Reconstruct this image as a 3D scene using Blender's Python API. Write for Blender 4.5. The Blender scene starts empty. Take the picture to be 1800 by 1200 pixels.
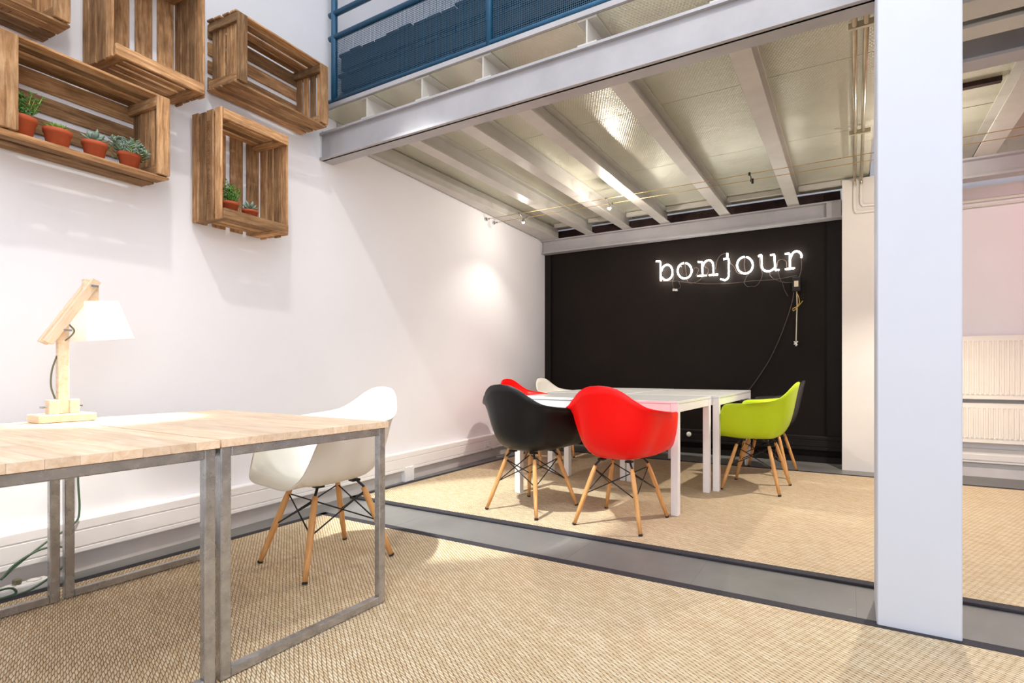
import bpy, bmesh, math, random
from mathutils import Matrix, Vector

random.seed(11)
scene = bpy.context.scene
COL = scene.collection
R = math.radians

# ------------------------------------------------------------------ camera, world, lights, exposure
cd = bpy.data.cameras.new('camera')
cam = bpy.data.objects.new('camera', cd)
COL.objects.link(cam)
cam.location = (0, 0, .94)
cam.rotation_euler = (R(90), 0, R(28.108))
cd.sensor_width = 36
cd.lens = 36 * 908.02 / 1800
cd.shift_x = -110 / 1800
cd.shift_y = 50 / 1800
cd.clip_start = .02
scene.camera = cam

scene.view_settings.view_transform = 'Standard'
scene.view_settings.look = 'None'
scene.view_settings.gamma = 1
scene.view_settings.use_curve_mapping = False
scene.view_settings.exposure = 0.06
scene.cycles.use_denoising = True
scene.cycles.max_bounces = 10
scene.cycles.diffuse_bounces = 6
scene.cycles.sample_clamp_indirect = 6.0

world = bpy.data.worlds.new('daylight')
scene.world = world
world.use_nodes = True
bg = world.node_tree.nodes['Background']
bg.inputs[0].default_value = (.90, .95, 1.0, 1)
bg.inputs[1].default_value = 2.3


def lamp(name, kind, loc, energy, color=(1, 1, 1), target=None, radius=.05, size=None, angle=None, blend=.4):
    l = bpy.data.lights.new(name, kind)
    l.energy = energy
    l.color = color
    if kind in ('POINT', 'SPOT'):
        l.shadow_soft_size = radius
    if kind == 'SPOT':
        l.spot_size = R(angle or 90)
        l.spot_blend = blend
    if kind == 'AREA':
        l.shape = 'RECTANGLE'
        l.size, l.size_y = size
    o = bpy.data.objects.new(name, l)
    COL.objects.link(o)
    o.location = loc
    if target is not None:
        o.rotation_euler = (Vector(target) - Vector(loc)).to_track_quat('-Z', 'Y').to_euler()
    return o


WARM = (1, .90, .78)
# spots under the high ceiling of the front room
lamp('ceiling_spot_light', 'SPOT', (-2.6, .75, 5.2), 1850, (.97, 1.0, .94), (-2.2, 2.72, 0), .045, angle=21, blend=.35)
lamp('ceiling_spot_light', 'SPOT', (-.6, .2, 5.2), 220, (1, .97, .92), (-.9, 1.3, 0), .08, angle=95)
# added soft fill from the right, no window stands behind it
lamp('side_fill_light', 'AREA', (3.9, -.9, 2.9), 225, (.95, .96, 1.0), (-3, 1.2, 2.4), size=(4.6, 4.2))
# pink light glowing further right below the mezzanine
lamp('pink_light', 'POINT', (2.1, 4.75, 2.36), 18, (1, .30, .38), radius=.12)

# ------------------------------------------------------------------ materials


def lin(h):
    h = h.lstrip('#')
    c = [int(h[i:i + 2], 16) / 255 for i in (0, 2, 4)]
    return tuple(x / 12.92 if x <= .04045 else ((x + .055) / 1.055) ** 2.4 for x in c) + (1,)


class NT:
    def __init__(s, name):
        s.m = bpy.data.materials.new(name)
        s.m.use_nodes = True
        s.t = s.m.node_tree
        s.b = s.t.nodes['Principled BSDF']
        s.out = s.t.nodes['Material Output']

    def n(s, kind, **kw):
        nd = s.t.nodes.new(kind)
        for k, v in kw.items():
            setattr(nd, k, v)
        return nd

    def l(s, a, b):
        s.t.links.new(a, b)

    def math(s, op, a, b=None, clamp=False):
        nd = s.n('ShaderNodeMath', operation=op, use_clamp=clamp)
        for i, v in enumerate((a, b)):
            if v is None:
                continue
            if isinstance(v, (int, float)):
                nd.inputs[i].default_value = v
            else:
                s.l(v, nd.inputs[i])
        return nd.outputs[0]

    def coord(s, scale=(1, 1, 1), rot=(0, 0, 0), out='Object'):
        tc = s.n('ShaderNodeTexCoord')
        mp = s.n('ShaderNodeMapping')
        mp.inputs['Scale'].default_value = scale
        mp.inputs['Rotation'].default_value = rot
        s.l(tc.outputs[out], mp.inputs[0])
        return mp.outputs[0]

    def noise(s, vec, scale, detail=4, rough=.6, dist=0):
        nd = s.n('ShaderNodeTexNoise')
        nd.inputs['Scale'].default_value = scale
        nd.inputs['Detail'].default_value = detail
        nd.inputs['Roughness'].default_value = rough
        nd.inputs['Distortion'].default_value = dist
        if vec is not None:
            s.l(vec, nd.inputs['Vector'])
        return nd.outputs['Fac']

    def ramp(s, fac, stops):
        nd = s.n('ShaderNodeValToRGB')
        e = nd.color_ramp.elements
        while len(e) < len(stops):
            e.new(.5)
        for i, (p, c) in enumerate(stops):
            e[i].position = p
            e[i].color = lin(c) if isinstance(c, str) else c
        s.l(fac, nd.inputs[0])
        return nd.outputs[0]

    def mix(s, fac, a, b, mode='MIX'):
        nd = s.n('ShaderNodeMix', data_type='RGBA', blend_type=mode)
        for sock, v in ((nd.inputs[0], fac), (nd.inputs[6], a), (nd.inputs[7], b)):
            if isinstance(v, (int, float)):
                sock.default_value = v
            elif isinstance(v, tuple):
                sock.default_value = v
            else:
                s.l(v, sock)
        return nd.outputs[2]

    def bump(s, h, strength=.3, dist=.01):
        nd = s.n('ShaderNodeBump')
        nd.inputs['Strength'].default_value = strength
        nd.inputs['Distance'].default_value = dist
        s.l(h, nd.inputs['Height'])
        s.l(nd.outputs[0], s.b.inputs['Normal'])

    def set(s, **kw):
        for k, v in kw.items():
            k = k.replace('_', ' ')
            s.b.inputs[k].default_value = v
        return s


def plain(name, hexc, rough=.5, metal=0., var=.06, scale=6, bump=0., spec=.5):
    t = NT(name)
    c = lin(hexc)
    f = t.noise(t.coord(), scale, 5)
    d = tuple(max(0, x * (1 - var * 2)) for x in c[:3]) + (1,)
    l = tuple(min(1, x * (1 + var)) for x in c[:3]) + (1,)
    t.l(t.ramp(f, [(.3, d), (.7, l)]), t.b.inputs['Base Color'])
    t.set(Roughness=rough, Metallic=metal)
    t.b.inputs['Specular IOR Level'].default_value = spec
    if bump:
        t.bump(t.noise(t.coord(), scale * 25, 3), bump, .004)
    return t.m


def wood(name, dark, mid, light, scale=1., rough=.75, rnd=.5, stain=0.):
    """grain along the local x axis, tone varying from piece to piece"""
    t = NT(name)
    oi = t.n('ShaderNodeObjectInfo')
    tc = t.n('ShaderNodeTexCoord')
    add = t.n('ShaderNodeVectorMath', operation='ADD')
    sc = t.n('ShaderNodeVectorMath', operation='SCALE')
    cmb = t.n('ShaderNodeCombineXYZ')
    for i in range(3):
        t.l(oi.outputs['Random'], cmb.inputs[i])
    t.l(cmb.outputs[0], sc.inputs[0])
    sc.inputs['Scale'].default_value = 37.
    t.l(tc.outputs['Object'], add.inputs[0])
    t.l(sc.outputs[0], add.inputs[1])
    mp = t.n('ShaderNodeMapping')
    mp.inputs['Scale'].default_value = (2.2 * scale, 26 * scale, 26 * scale)
    t.l(add.outputs[0], mp.inputs[0])
    g = t.noise(mp.outputs[0], 2.2, 6, .65, .6)
    mp2 = t.n('ShaderNodeMapping')
    mp2.inputs['Scale'].default_value = (5, 9, 9)
    t.l(add.outputs[0], mp2.inputs[0])
    g2 = t.noise(mp2.outputs[0], 1.3, 4, .6)
    col = t.ramp(g, [(.28, dark), (.5, mid), (.72, light)])
    shade = t.math('MULTIPLY_ADD', oi.outputs['Random'], rnd)
    shade.node.inputs[2].default_value = 1 - rnd * .6
    blot = t.ramp(g2, [(.3, (1 - stain, 1 - stain * 1.05, 1 - stain * 1.1, 1)), (.62, (1, 1, 1, 1))])
    c = t.mix(1., col, blot, 'MULTIPLY')
    gr = t.n('ShaderNodeCombineXYZ')
    for i in range(3):
        t.l(shade, gr.inputs[i])
    c = t.mix(1., c, gr.outputs[0], 'MULTIPLY')
    t.l(c, t.b.inputs['Base Color'])
    t.set(Roughness=rough)
    t.b.inputs['Specular IOR Level'].default_value = .3
    t.bump(g, .35, .003)
    return t.m


def rug_mat(name):
    t = NT(name)
    tc = t.n('ShaderNodeTexCoord')
    mp = t.n('ShaderNodeMapping')
    mp.inputs['Rotation'].default_value = (0, 0, R(2))
    t.l(tc.outputs['Object'], mp.inputs[0])
    sp = t.n('ShaderNodeSeparateXYZ')
    t.l(mp.outputs[0], sp.inputs[0])
    wob = t.noise(t.coord(), 30, 2)
    wb = t.math('MULTIPLY_ADD', wob, .5)
    wb.node.inputs[2].default_value = -.25
    # cords run slantwise across the rows of knots
    v = t.math('ADD', t.math('DIVIDE', sp.outputs[1], .0120), wb)
    u = t.math('ADD', t.math('ADD', t.math('DIVIDE', sp.outputs[0], .025), t.math('MULTIPLY', v, .8)), t.math('MULTIPLY', wb, .6))
    row = t.math('FLOOR', u)
    fu = t.math('FRACT', u)
    v = t.math('ADD', v, t.math('MULTIPLY', fu, .5))
    fv = t.math('FRACT', v)
    cell = t.math('FLOOR', v)
    hu = t.math('POWER', t.math('SINE', t.math('MULTIPLY', fu, math.pi)), .6)
    hv = t.math('POWER', t.math('SINE', t.math('MULTIPLY', fv, math.pi)), .5)
    h = t.math('MULTIPLY', hu, hv)
    cmb = t.n('ShaderNodeCombineXYZ')
    t.l(row, cmb.inputs[0])
    t.l(cell, cmb.inputs[1])
    wn = t.n('ShaderNodeTexWhiteNoise', noise_dimensions='2D')
    t.l(cmb.outputs[0], wn.inputs['Vector'])
    big = t.noise(t.coord(), 2.2, 3)
    tone = t.math('ADD', t.math('MULTIPLY', wn.outputs['Value'], .6), t.math('MULTIPLY', big, .4))
    c = t.ramp(tone, [(.15, '#d3bb98'), (.5, '#dfcaa8'), (.85, '#eadabd')])
    gap = t.ramp(h, [(.12, '#6b4c31'), (.52, '#ffffff')])
    c = t.mix(.85, c, gap, 'MULTIPLY')
    t.l(c, t.b.inputs['Base Color'])
    t.set(Roughness=.9)
    t.b.inputs['Specular IOR Level'].default_value = .15
    t.bump(h, .9, .006)
    return t.m


def emis(name, color, strength):
    t = NT(name)
    t.set(Roughness=.4)
    t.b.inputs['Base Color'].default_value = (1, 1, 1, 1)
    t.b.inputs['Emission Color'].default_value = color
    t.b.inputs['Emission Strength'].default_value = strength
    return t.m


M = {}
M['wall'] = plain('white_wall_paint', '#e9e9ed', .7, var=.015, scale=1.2, bump=.05)
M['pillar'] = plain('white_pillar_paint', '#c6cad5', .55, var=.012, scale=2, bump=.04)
M['pier'] = plain('cream_wall_paint', '#e2ddd8', .7, var=.02, scale=2)
M['skirt'] = plain('grey_skirting', '#cfcac8', .6, var=.05, scale=3)
M['seam'] = plain('floor_joint', '#6b6a6a', .6)
M['trunk'] = plain('white_trunking_plastic', '#efeded', .4, var=.015)
M['black_wall'] = plain('blackboard_paint', '#17100d', .7, var=.14, scale=2.5, bump=.06, spec=.2)
M['black_trim'] = plain('black_gloss_trim', '#15100e', .55, var=.1, spec=.25)
M['binding'] = plain('rug_binding', '#2c2930', .85, var=.12, scale=60, bump=.3)
M['steel_paint'] = plain('grey_beam_paint', '#a8a6aa', .42, var=.06, scale=4, bump=.04)
M['joist_paint'] = plain('grey_joist_paint', '#bdbab4', .36, .0, var=.06, scale=4)
M['dark_cavity'] = plain('dark_gap_fill', '#3b2724', .9, var=.3, scale=9)  # dark tone for gaps; on the side bay slab it stands for shade
M['blue'] = plain('blue_railing_paint', '#124f70', .4, var=.08, scale=8)
M['conduit'] = plain('galvanised_conduit', '#bdb39c', .3, .7, var=.08, scale=12)
M['white_metal'] = plain('white_table_lacquer', '#eceaea', .3, var=.012)
M['table_top'] = plain('white_tabletop', '#e4e6e6', .16, var=.02)
M['chrome'] = plain('chrome', '#c9c9c9', .2, 1., var=.05)
M['black_metal'] = plain('black_rod', '#161414', .4, .3)
M['radiator'] = plain('radiator_enamel', '#efe9df', .35, var=.012)
M['terracotta'] = plain('terracotta', '#b8552f', .75, var=.1, scale=14, bump=.06)
M['soil'] = plain('potting_soil', '#3a2a20', .95, var=.3, scale=60)
M['leaf_a'] = plain('fresh_green_leaf', '#5f9440', .5, var=.35, scale=40)
M['leaf_b'] = plain('grey_green_leaf', '#8fa795', .6, var=.28, scale=40)
M['leaf_c'] = plain('yellow_green_leaf', '#7fa543', .5, var=.3, scale=40)
M['rubber'] = plain('black_rubber', '#1a1817', .7)
M['white_plastic'] = plain('white_plastic', '#e9e8e6', .4, var=.02)
M['green_cord'] = plain('green_cord', '#46604a', .5, var=.1)
M['olive_cord'] = plain('olive_cord', '#6d6b52', .6, var=.1)
M['cream_cord'] = plain('cream_cord', '#d9cdb6', .5)
M['brown_wire'] = plain('brown_wire', '#4e3f36', .5)
M['yellow_wire'] = plain('yellow_wire', '#c9a54a', .5)
M['brass_wire'] = plain('cable_wire', '#b99a63', .35, .7)
M['crate'] = wood('old_crate_wood', '#7d5a3a', '#b58a60', '#d2ae86', 1.3, .85, .85, .45)
M['stave'] = wood('pale_block_board', '#d6b594', '#e7ccaf', '#f1dfca', .8, .5, .22, .06)
M['dowel'] = wood('beech_dowel', '#b97f45', '#d29c61', '#dfb37c', 1.5, .5, .12, .05)
M['lamp_wood'] = wood('pale_pine', '#dcbd98', '#e8d0b1', '#f0dfc6', 1.2, .55, .08, .04)
M['pallet'] = wood('dark_pallet_wood', '#171414', '#262020', '#352d2b', 1., .8, .4, .2)
M['rug'] = rug_mat('sisal_boucle')
M['neon'] = emis('neon_tube', (1, .95, .86, 1), 24)
M['bulb'] = emis('lit_bulb', (1, .92, .80, 1), 16)
M['halogen'] = emis('lit_halogen', (1, .90, .78, 1), 120)
SHELL = {}
for k, h in dict(red='#fa0403', black='#121113', white='#e6e3db', green='#b6cf1b').items():
    SHELL[k] = plain(k + '_shell_plastic', h, .4, var=.01, spec=.3)


def steel_mat():
    t = NT('raw_welded_steel')
    f = t.noise(t.coord((3, 3, 3)), 6, 6, .7)
    t.l(t.ramp(f, [(.25, '#8d8b8a'), (.5, '#aaa8a7'), (.75, '#c0bfbe')]), t.b.inputs['Base Color'])
    t.l(t.ramp(t.noise(t.coord(), 30, 3), [(.3, (.16, .16, .16, 1)), (.8, (.36, .36, .36, 1))]), t.b.inputs['Roughness'])
    t.set(Metallic=.75)
    return t.m


def deck_mat():
    """pressed metal sheet: fine raised dashes, lacquered"""
    t = NT('pressed_metal_sheet')
    f = t.noise(t.coord(), 1.5, 4)
    t.l(t.ramp(f, [(.3, '#c3c3b2'), (.7, '#d2d2c2')]), t.b.inputs['Base Color'])
    tc = t.n('ShaderNodeTexCoord')
    sp = t.n('ShaderNodeSeparateXYZ')
    t.l(tc.outputs['Object'], sp.inputs[0])
    a = t.math('SINE', t.math('MULTIPLY', sp.outputs[0], 330))
    b = t.math('SINE', t.math('MULTIPLY', sp.outputs[1], 190))
    p = t.math('MULTIPLY', a, b)
    p = t.math('MAXIMUM', p, 0.0)
    w = t.noise(t.coord(), 5, 3)
    h = t.math('ADD', t.math('MULTIPLY', p, .25), t.math('MULTIPLY', w, 1.6))
    t.set(Roughness=.27, Metallic=.3)
    t.bump(h, .3, .012)
    return t.m


def floor_mat():
    t = NT('grey_resin_floor')
    f = t.noise(t.coord(), 1.4, 6, .6, .4)
    c = t.ramp(f, [(.3, '#605f5e'), (.55, '#6f6e6c'), (.75, '#7d7c79')])
    s = t.noise(t.coord((1, 1, 1)), 14, 6, .75, 1.5)
    c = t.mix(t.math('MULTIPLY', t.ramp(s, [(.62, (0, 0, 0, 1)), (.75, (1, 1, 1, 1))]), .25), c, lin('#b5b6b3'))
    t.l(c, t.b.inputs['Base Color'])
    t.set(Roughness=.38)
    return t.m


def mesh_mat():
    t = NT('blue_wire_mesh')
    tc = t.n('ShaderNodeTexCoord')
    sp = t.n('ShaderNodeSeparateXYZ')
    t.l(tc.outputs['Object'], sp.inputs[0])
    fx = t.math('LESS_THAN', t.math('FRACT', t.math('DIVIDE', sp.outputs[0], .012)), .17)
    fz = t.math('LESS_THAN', t.math('FRACT', t.math('DIVIDE', sp.outputs[2], .012)), .17)
    a = t.math('MAXIMUM', fx, fz)
    t.b.inputs['Base Color'].default_value = lin('#10435e')
    t.set(Roughness=.45)
    tr = t.n('ShaderNodeBsdfTransparent')
    mx = t.n('ShaderNodeMixShader')
    t.l(a, mx.inputs[0])
    t.l(tr.outputs[0], mx.inputs[1])
    t.l(t.b.outputs[0], mx.inputs[2])
    t.l(mx.outputs[0], t.out.inputs[0])
    return t.m


def shade_mat():
    t = NT('white_lampshade')
    t.b.inputs['Base Color'].default_value = lin('#f3f0ec')
    t.set(Roughness=.5)
    tr = t.n('ShaderNodeBsdfTranslucent')
    tr.inputs[0].default_value = (.9, .86, .8, 1)
    mx = t.n('ShaderNodeMixShader')
    mx.inputs[0].default_value = .3
    t.l(t.b.outputs[0], mx.inputs[1])
    t.l(tr.outputs[0], mx.inputs[2])
    t.l(mx.outputs[0], t.out.inputs[0])
    return t.m


M['steel'] = steel_mat()
M['deck'] = deck_mat()
M['floor'] = floor_mat()
M['mesh'] = mesh_mat()
M['shade'] = shade_mat()

# ------------------------------------------------------------------ helpers


def quad8(bm, p):
    v = [bm.verts.new(q) for q in p]
    for f in ((0, 3, 2, 1), (4, 5, 6, 7), (0, 1, 5, 4), (1, 2, 6, 5), (2, 3, 7, 6), (3, 0, 4, 7)):
        bm.faces.new([v[i] for i in f])


def box(bm, x0, x1, y0, y1, z0, z1, mw=None):
    p = [(x0, y0, z0), (x1, y0, z0), (x1, y1, z0), (x0, y1, z0), (x0, y0, z1), (x1, y0, z1), (x1, y1, z1), (x0, y1, z1)]
    if mw is not None:
        p = [mw @ Vector(q) for q in p]
    quad8(bm, p)


def bev(bm, w, seg=1):
    bmesh.ops.bevel(bm, geom=bm.edges[:], offset=w, segments=seg, profile=.5, affect='EDGES')


def tube(bm, pts, r, seg=8, cap=True, r_end=None):
    pts = [Vector(p) for p in pts]
    rings = []
    n = len(pts)
    up = None
    for i, p in enumerate(pts):
        d = (pts[min(i + 1, n - 1)] - pts[max(i - 1, 0)]).normalized()
        if up is None:
            up = Vector((0, 0, 1)) if abs(d.z) < .9 else Vector((1, 0, 0))
        a = d.cross(up)
        if a.length < 1e-4:
            a = d.cross(Vector((0, 1, 0)))
        a.normalize()
        b = a.cross(d).normalized()
        up = b
        rr = r if r_end is None else r + (r_end - r) * i / (n - 1)
        rings.append([bm.verts.new(p + (a * math.cos(t) + b * math.sin(t)) * rr) for t in [2 * math.pi * k / seg for k in range(seg)]])
    for i in range(n - 1):
        for k in range(seg):
            f = bm.faces.new((rings[i][k], rings[i][(k + 1) % seg], rings[i + 1][(k + 1) % seg], rings[i + 1][k]))
            f.smooth = True
    if cap:
        bm.faces.new(rings[0][::-1])
        bm.faces.new(rings[-1])


def spline(pts, n=6):
    """Catmull-Rom through the points"""
    P = [Vector(p) for p in pts]
    if len(P) < 3:
        return P
    out = []
    Q = [P[0] * 2 - P[1]] + P + [P[-1] * 2 - P[-2]]
    for i in range(1, len(Q) - 2):
        a, b, c, d = Q[i - 1:i + 3]
        for k in range(n):
            t = k / n
            out.append(.5 * ((2 * b) + (c - a) * t + (2 * a - 5 * b + 4 * c - d) * t * t + (3 * b - a - 3 * c + d) * t ** 3))
    out.append(P[-1])
    return out


def lathe(bm, prof, seg=20, c=(0, 0, 0)):
    rings = [[bm.verts.new((c[0] + r * math.cos(2 * math.pi * k / seg), c[1] + r * math.sin(2 * math.pi * k / seg), c[2] + z)) for k in range(seg)] for r, z in prof]
    for i in range(len(rings) - 1):
        for k in range(seg):
            f = bm.faces.new((rings[i][k], rings[i][(k + 1) % seg], rings[i + 1][(k + 1) % seg], rings[i + 1][k]))
            f.smooth = True
    if prof[0][0] > 1e-5:
        bm.faces.new(rings[0][::-1])
    if prof[-1][0] > 1e-5:
        bm.faces.new(rings[-1])


def obj(name, bm, mat, parent=None, recalc=True):
    if recalc:
        bmesh.ops.recalc_face_normals(bm, faces=bm.faces[:])
    me = bpy.data.meshes.new(name)
    bm.to_mesh(me)
    bm.free()
    me.materials.append(mat)
    o = bpy.data.objects.new(name, me)
    COL.objects.link(o)
    o.parent = parent
    return o


def thing(name, label, cat, loc=(0, 0, 0), rz=0., group=None):
    o = bpy.data.objects.new(name, None)
    o.empty_display_size = .1
    COL.objects.link(o)
    o.location = loc
    o.rotation_euler = (0, 0, rz)
    return tag(o, label, cat, group)


def tag(o, label, cat, group=None):
    o['label'] = label
    o['category'] = cat
    if group:
        o['group'] = group
    return o


def struct(name, bm, mat, label, parent=None):
    o = obj(name, bm, mat, parent)
    if parent is None:
        o['kind'] = 'structure'
        o['label'] = label
    return o


def boxobj(name, dims, mat, parent=None, bevel=0., mw=None):
    bm = bmesh.new()
    box(bm, *dims, mw)
    if bevel:
        bev(bm, bevel)
    return obj(name, bm, mat, parent)


_pl = {}


def plank(name, c, ldir, wdir, L, W, T, mat, parent, bevel=.002):
    """a board with its own axes: x along the grain; alike boards share mesh data"""
    key = (round(L, 3), round(W, 3), round(T, 4), mat.name)
    if key not in _pl:
        bm = bmesh.new()
        box(bm, -L / 2, L / 2, -W / 2, W / 2, -T / 2, T / 2)
        bev(bm, bevel)
        bmesh.ops.recalc_face_normals(bm, faces=bm.faces[:])
        me = bpy.data.meshes.new(name)
        bm.to_mesh(me)
        bm.free()
        me.materials.append(mat)
        _pl[key] = me
    o = bpy.data.objects.new(name, _pl[key])
    COL.objects.link(o)
    x = Vector(ldir).normalized()
    y = Vector(wdir).normalized()
    z = x.cross(y)
    o.parent = parent
    o.matrix_local = Matrix(((x.x, y.x, z.x, c[0]), (x.y, y.y, z.y, c[1]), (x.z, y.z, z.z, c[2]), (0, 0, 0, 1)))
    return o


def copy_tree(o, parent=None):
    c = o.copy()
    COL.objects.link(c)
    c.parent = parent
    for ch in o.children:
        copy_tree(ch, c)
    return c


def text_mesh(txt, size, depth):
    cu = bpy.data.curves.new('txt', 'FONT')
    cu.body = txt
    cu.size = size
    cu.extrude = depth
    cu.align_x = 'CENTER'
    cu.align_y = 'CENTER'
    to = bpy.data.objects.new('txt', cu)
    COL.objects.link(to)
    dg = bpy.context.evaluated_depsgraph_get()
    me = bpy.data.meshes.new_from_object(to.evaluated_get(dg))
    bpy.data.objects.remove(to)
    return me


# left wall frame: x along the wall, -y into the room, z up
TH = R(4.0)
WM = Matrix.Translation((-3.18, .78, 0)) @ Matrix.Rotation(R(90) + TH, 4, 'Z')
BY = 5.81          # face of the black wall
RUGZ = .012
FZ = .0136          # furniture stands on the rugs

# ------------------------------------------------------------------ the setting
f = boxobj('floor', (-4.2, 4.2, -3.6, 7.2, -.12, 0), M['floor'])
f['kind'] = 'structure'
f['label'] = 'grey resin floor showing between the rugs'
bm = bmesh.new()
box(bm, -4.6, 6.4, 0, .2, 0, 5.6, WM)
wl_o = struct('wall_left', bm, M['wall'], 'tall white side wall the crates hang on')
bm = bmesh.new()
box(bm, -4.2, 4.2, BY + .35, BY + .5, 0, 5.6)
struct('wall_back', bm, M['wall'], 'white end wall above and behind the mezzanine')
bm = bmesh.new()
box(bm, -3.6, -.07, BY, BY + .2, 0, 2.46)
bw = struct('wall_black', bm, M['black_wall'], 'matt black wall panel carrying the neon word')
boxobj('batten', (-3.545, -3.44, BY - .03, BY, 0, 2.46), M['black_trim'], bw)
boxobj('batten', (-.21, -.072, BY - .012, BY, .27, 2.44), M['black_trim'], bw)
bm = bmesh.new()
box(bm, .3, 4.2, BY - .09, BY + .3, 0, 2.56)
struct('wall_right', bm, M['wall'], 'cream wall with the radiators beyond the pillar')
bm = bmesh.new()
box(bm, 4.05, 4.2, -3.6, 6.2, 0, 5.6)
struct('wall_side', bm, M['wall'], 'far white side wall outside the picture')
bm = bmesh.new()
box(bm, -4.2, 4.2, 2.2, 6.2, 5.6, 5.75)
struct('ceiling', bm, M['wall'], 'high white ceiling over the mezzanine')
bm = bmesh.new()  # unseen wall, added to cut down the daylight from behind
box(bm, -4.2, -1.0, -3.75, -3.6, 0, 5.6)
box(bm, 1.8, 4.2, -3.75, -3.6, 0, 5.6)
box(bm, -1.0, 1.8, -3.75, -3.6, 2.4, 5.6)
box(bm, -1.0, 1.8, -3.75, -3.6, 0, .3)
struct('wall_front', bm, M['wall'], 'unseen street wall added behind the viewer, window opening sized to limit daylight')
# unseen roof light, added so soft daylight falls between slim white bars
bm = bmesh.new()
for x in [-3.4 + k * .93 for k in range(9)]:
    box(bm, x - .025, x + .025, -3.6, 2.2, 5.6, 5.68)
for y in (-3.55, -1.6, .3):
    box(bm, -4.2, 4.2, y - .03, y + .03, 5.62, 5.70)
struct('added_roof_bars', bm, M['wall'], 'unseen white bars of the roof light added for daylight over the front room')
bm = bmesh.new()
box(bm, -.07, .42, 5.475, BY + .2, 0, 2.72)
struct('trim_1', bm, M['pier'], 'cream boxed pier at the right end of the black wall')
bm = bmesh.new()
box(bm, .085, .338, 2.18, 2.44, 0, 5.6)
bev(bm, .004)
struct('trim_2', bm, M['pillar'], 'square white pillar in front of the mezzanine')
# skirting below the trunking, black wall plinth
bm = bmesh.new()
box(bm, -4.2, 5.0, -.022, .0, 0, .088, WM)
struct('baseboard_left', bm, M['skirt'], 'grey skirting under the white trunking of the side wall')
bm = bmesh.new()
box(bm, -3.44, -.075, BY - .03, BY, 0, .06)
struct('baseboard_back', bm, M['black_trim'], 'black skirting of the black wall')
bm = bmesh.new()
box(bm, .45, 4.05, BY - .115, BY - .09, 0, .12)
struct('baseboard_right', bm, M['skirt'], 'grey skirting under the radiators')

# seams of the floor sheets
for x in (-2.42, -1.25, -.62, .02):
    boxobj('floor_seam', (x - .001, x + .001, 2.2, 2.58, 0, .0004), M['seam'], f)

# ------------------------------------------------------------------ trunking
tr = thing('cable_trunking', 'long white cable trunking along the foot of the white wall', 'trunking')
tr.matrix_world = WM
bm = bmesh.new()
box(bm, -4.0, 4.98, -.05, -.0, .092, .25)
bev(bm, .004)
obj('channel', bm, M['trunk'], tr)
for z0, z1 in ((.098, .118), (.124, .196), (.203, .244)):
    boxobj('cover_strip', (-4.0, 4.98, -.0545, -.0495, z0, z1), M['trunk'], tr, .0015)
for s in (-.2, 2.42):
    sp = boxobj('foot_box', (s - .055, s + .055, -.062, -.0, 0, .125), M['trunk'], tr, .004)
    boxobj('cover_rib', (s - .004, s + .03, -.068, -.06, .004, .12), M['trunk'], sp, .002)
bm = bmesh.new()
for k in range(2):
    box(bm, 3.55 + k * .07, 3.61 + k * .07, -.058, -.054, .13, .19)
obj('socket', bm, M['white_plastic'], tr)
c = thing('socket_cord', 'thin white cord hanging from the trunking socket near the corner', 'cord')
bm = bmesh.new()
tube(bm, spline([WM @ Vector(p) for p in ((3.58, -.062, .15), (3.62, -.09, .12), (3.72, -.085, .06), (3.76, -.07, .01), (3.71, -.10, .006), (3.80, -.12, .006))]), .004, 6)
obj('cord_line', bm, M['cream_cord'], c)

tb = thing('black_trunking', 'black cable trunking along the foot of the black wall', 'trunking')
bm = bmesh.new()
box(bm, -3.43, -.08, BY - .05, BY - .001, .125, .27)
bev(bm, .004)
obj('channel', bm, M['black_trim'], tb)
for z0, z1 in ((.13, .155), (.165, .225), (.235, .265)):
    boxobj('cover_strip', (-3.43, -.08, BY - .0545, BY - .0495, z0, z1), M['black_trim'], tb, .0015)
bm = bmesh.new()
lathe(bm, [(.0, -.004), (.026, -.004), (.028, 0), (.028, .006)], 20)
for v in bm.verts:
    v.co = Vector((v.co.x - 1.61, BY - .058 + v.co.z, v.co.y + .215))
so = obj('socket', bm, M['white_plastic'], tb)
so['label'] = 'round white socket in the black trunking'

# ------------------------------------------------------------------ rugs


def rug(name, label, x0, x1, y0, y1, edges):
    t = thing(name, label, 'rug', (x0, y0, 0))
    w, d, b = x1 - x0, y1 - y0, .052
    bm = bmesh.new()
    box(bm, b * ('l' in edges), w - b * ('r' in edges), b * ('f' in edges), d - b * ('b' in edges), 0, RUGZ)
    obj('weave', bm, M['rug'], t)
    for k, dims in dict(l=(0, b, 0, d), r=(w - b, w, 0, d), f=(0, w, 0, b), b=(0, w, d - b, d)).items():
        if k in edges:
            bm = bmesh.new()
            box(bm, *dims, 0, RUGZ + .0015)
            bev(bm, .004, 2)
            obj('binding', bm, M['binding'], t)
    return t


rug('sisal_rug', 'straw coloured woven rug with dark binding under the white tables', -3.235, 3.4, 2.56, 5.19, 'lfb')
rug('sisal_rug', 'straw coloured woven rug with dark binding under the wooden desks', -3.03, 3.4, -.9, 2.21, 'lb')

# ------------------------------------------------------------------ mezzanine steel


def ibeam(bm, x0, x1, y0, y1, z0, z1, axis, web, fl):
    """H section along an axis inside the given box"""
    box(bm, x0, x1, y0, y1, z0, z0 + fl)
    box(bm, x0, x1, y0, y1, z1 - fl, z1)
    if axis == 'x':
        m = (y0 + y1) / 2
        box(bm, x0, x1, m - web / 2, m + web / 2, z0 + fl, z1 - fl)
    else:
        m = (x0 + x1) / 2
        box(bm, m - web / 2, m + web / 2, y0, y1, z0 + fl, z1 - fl)


bm = bmesh.new()
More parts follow.
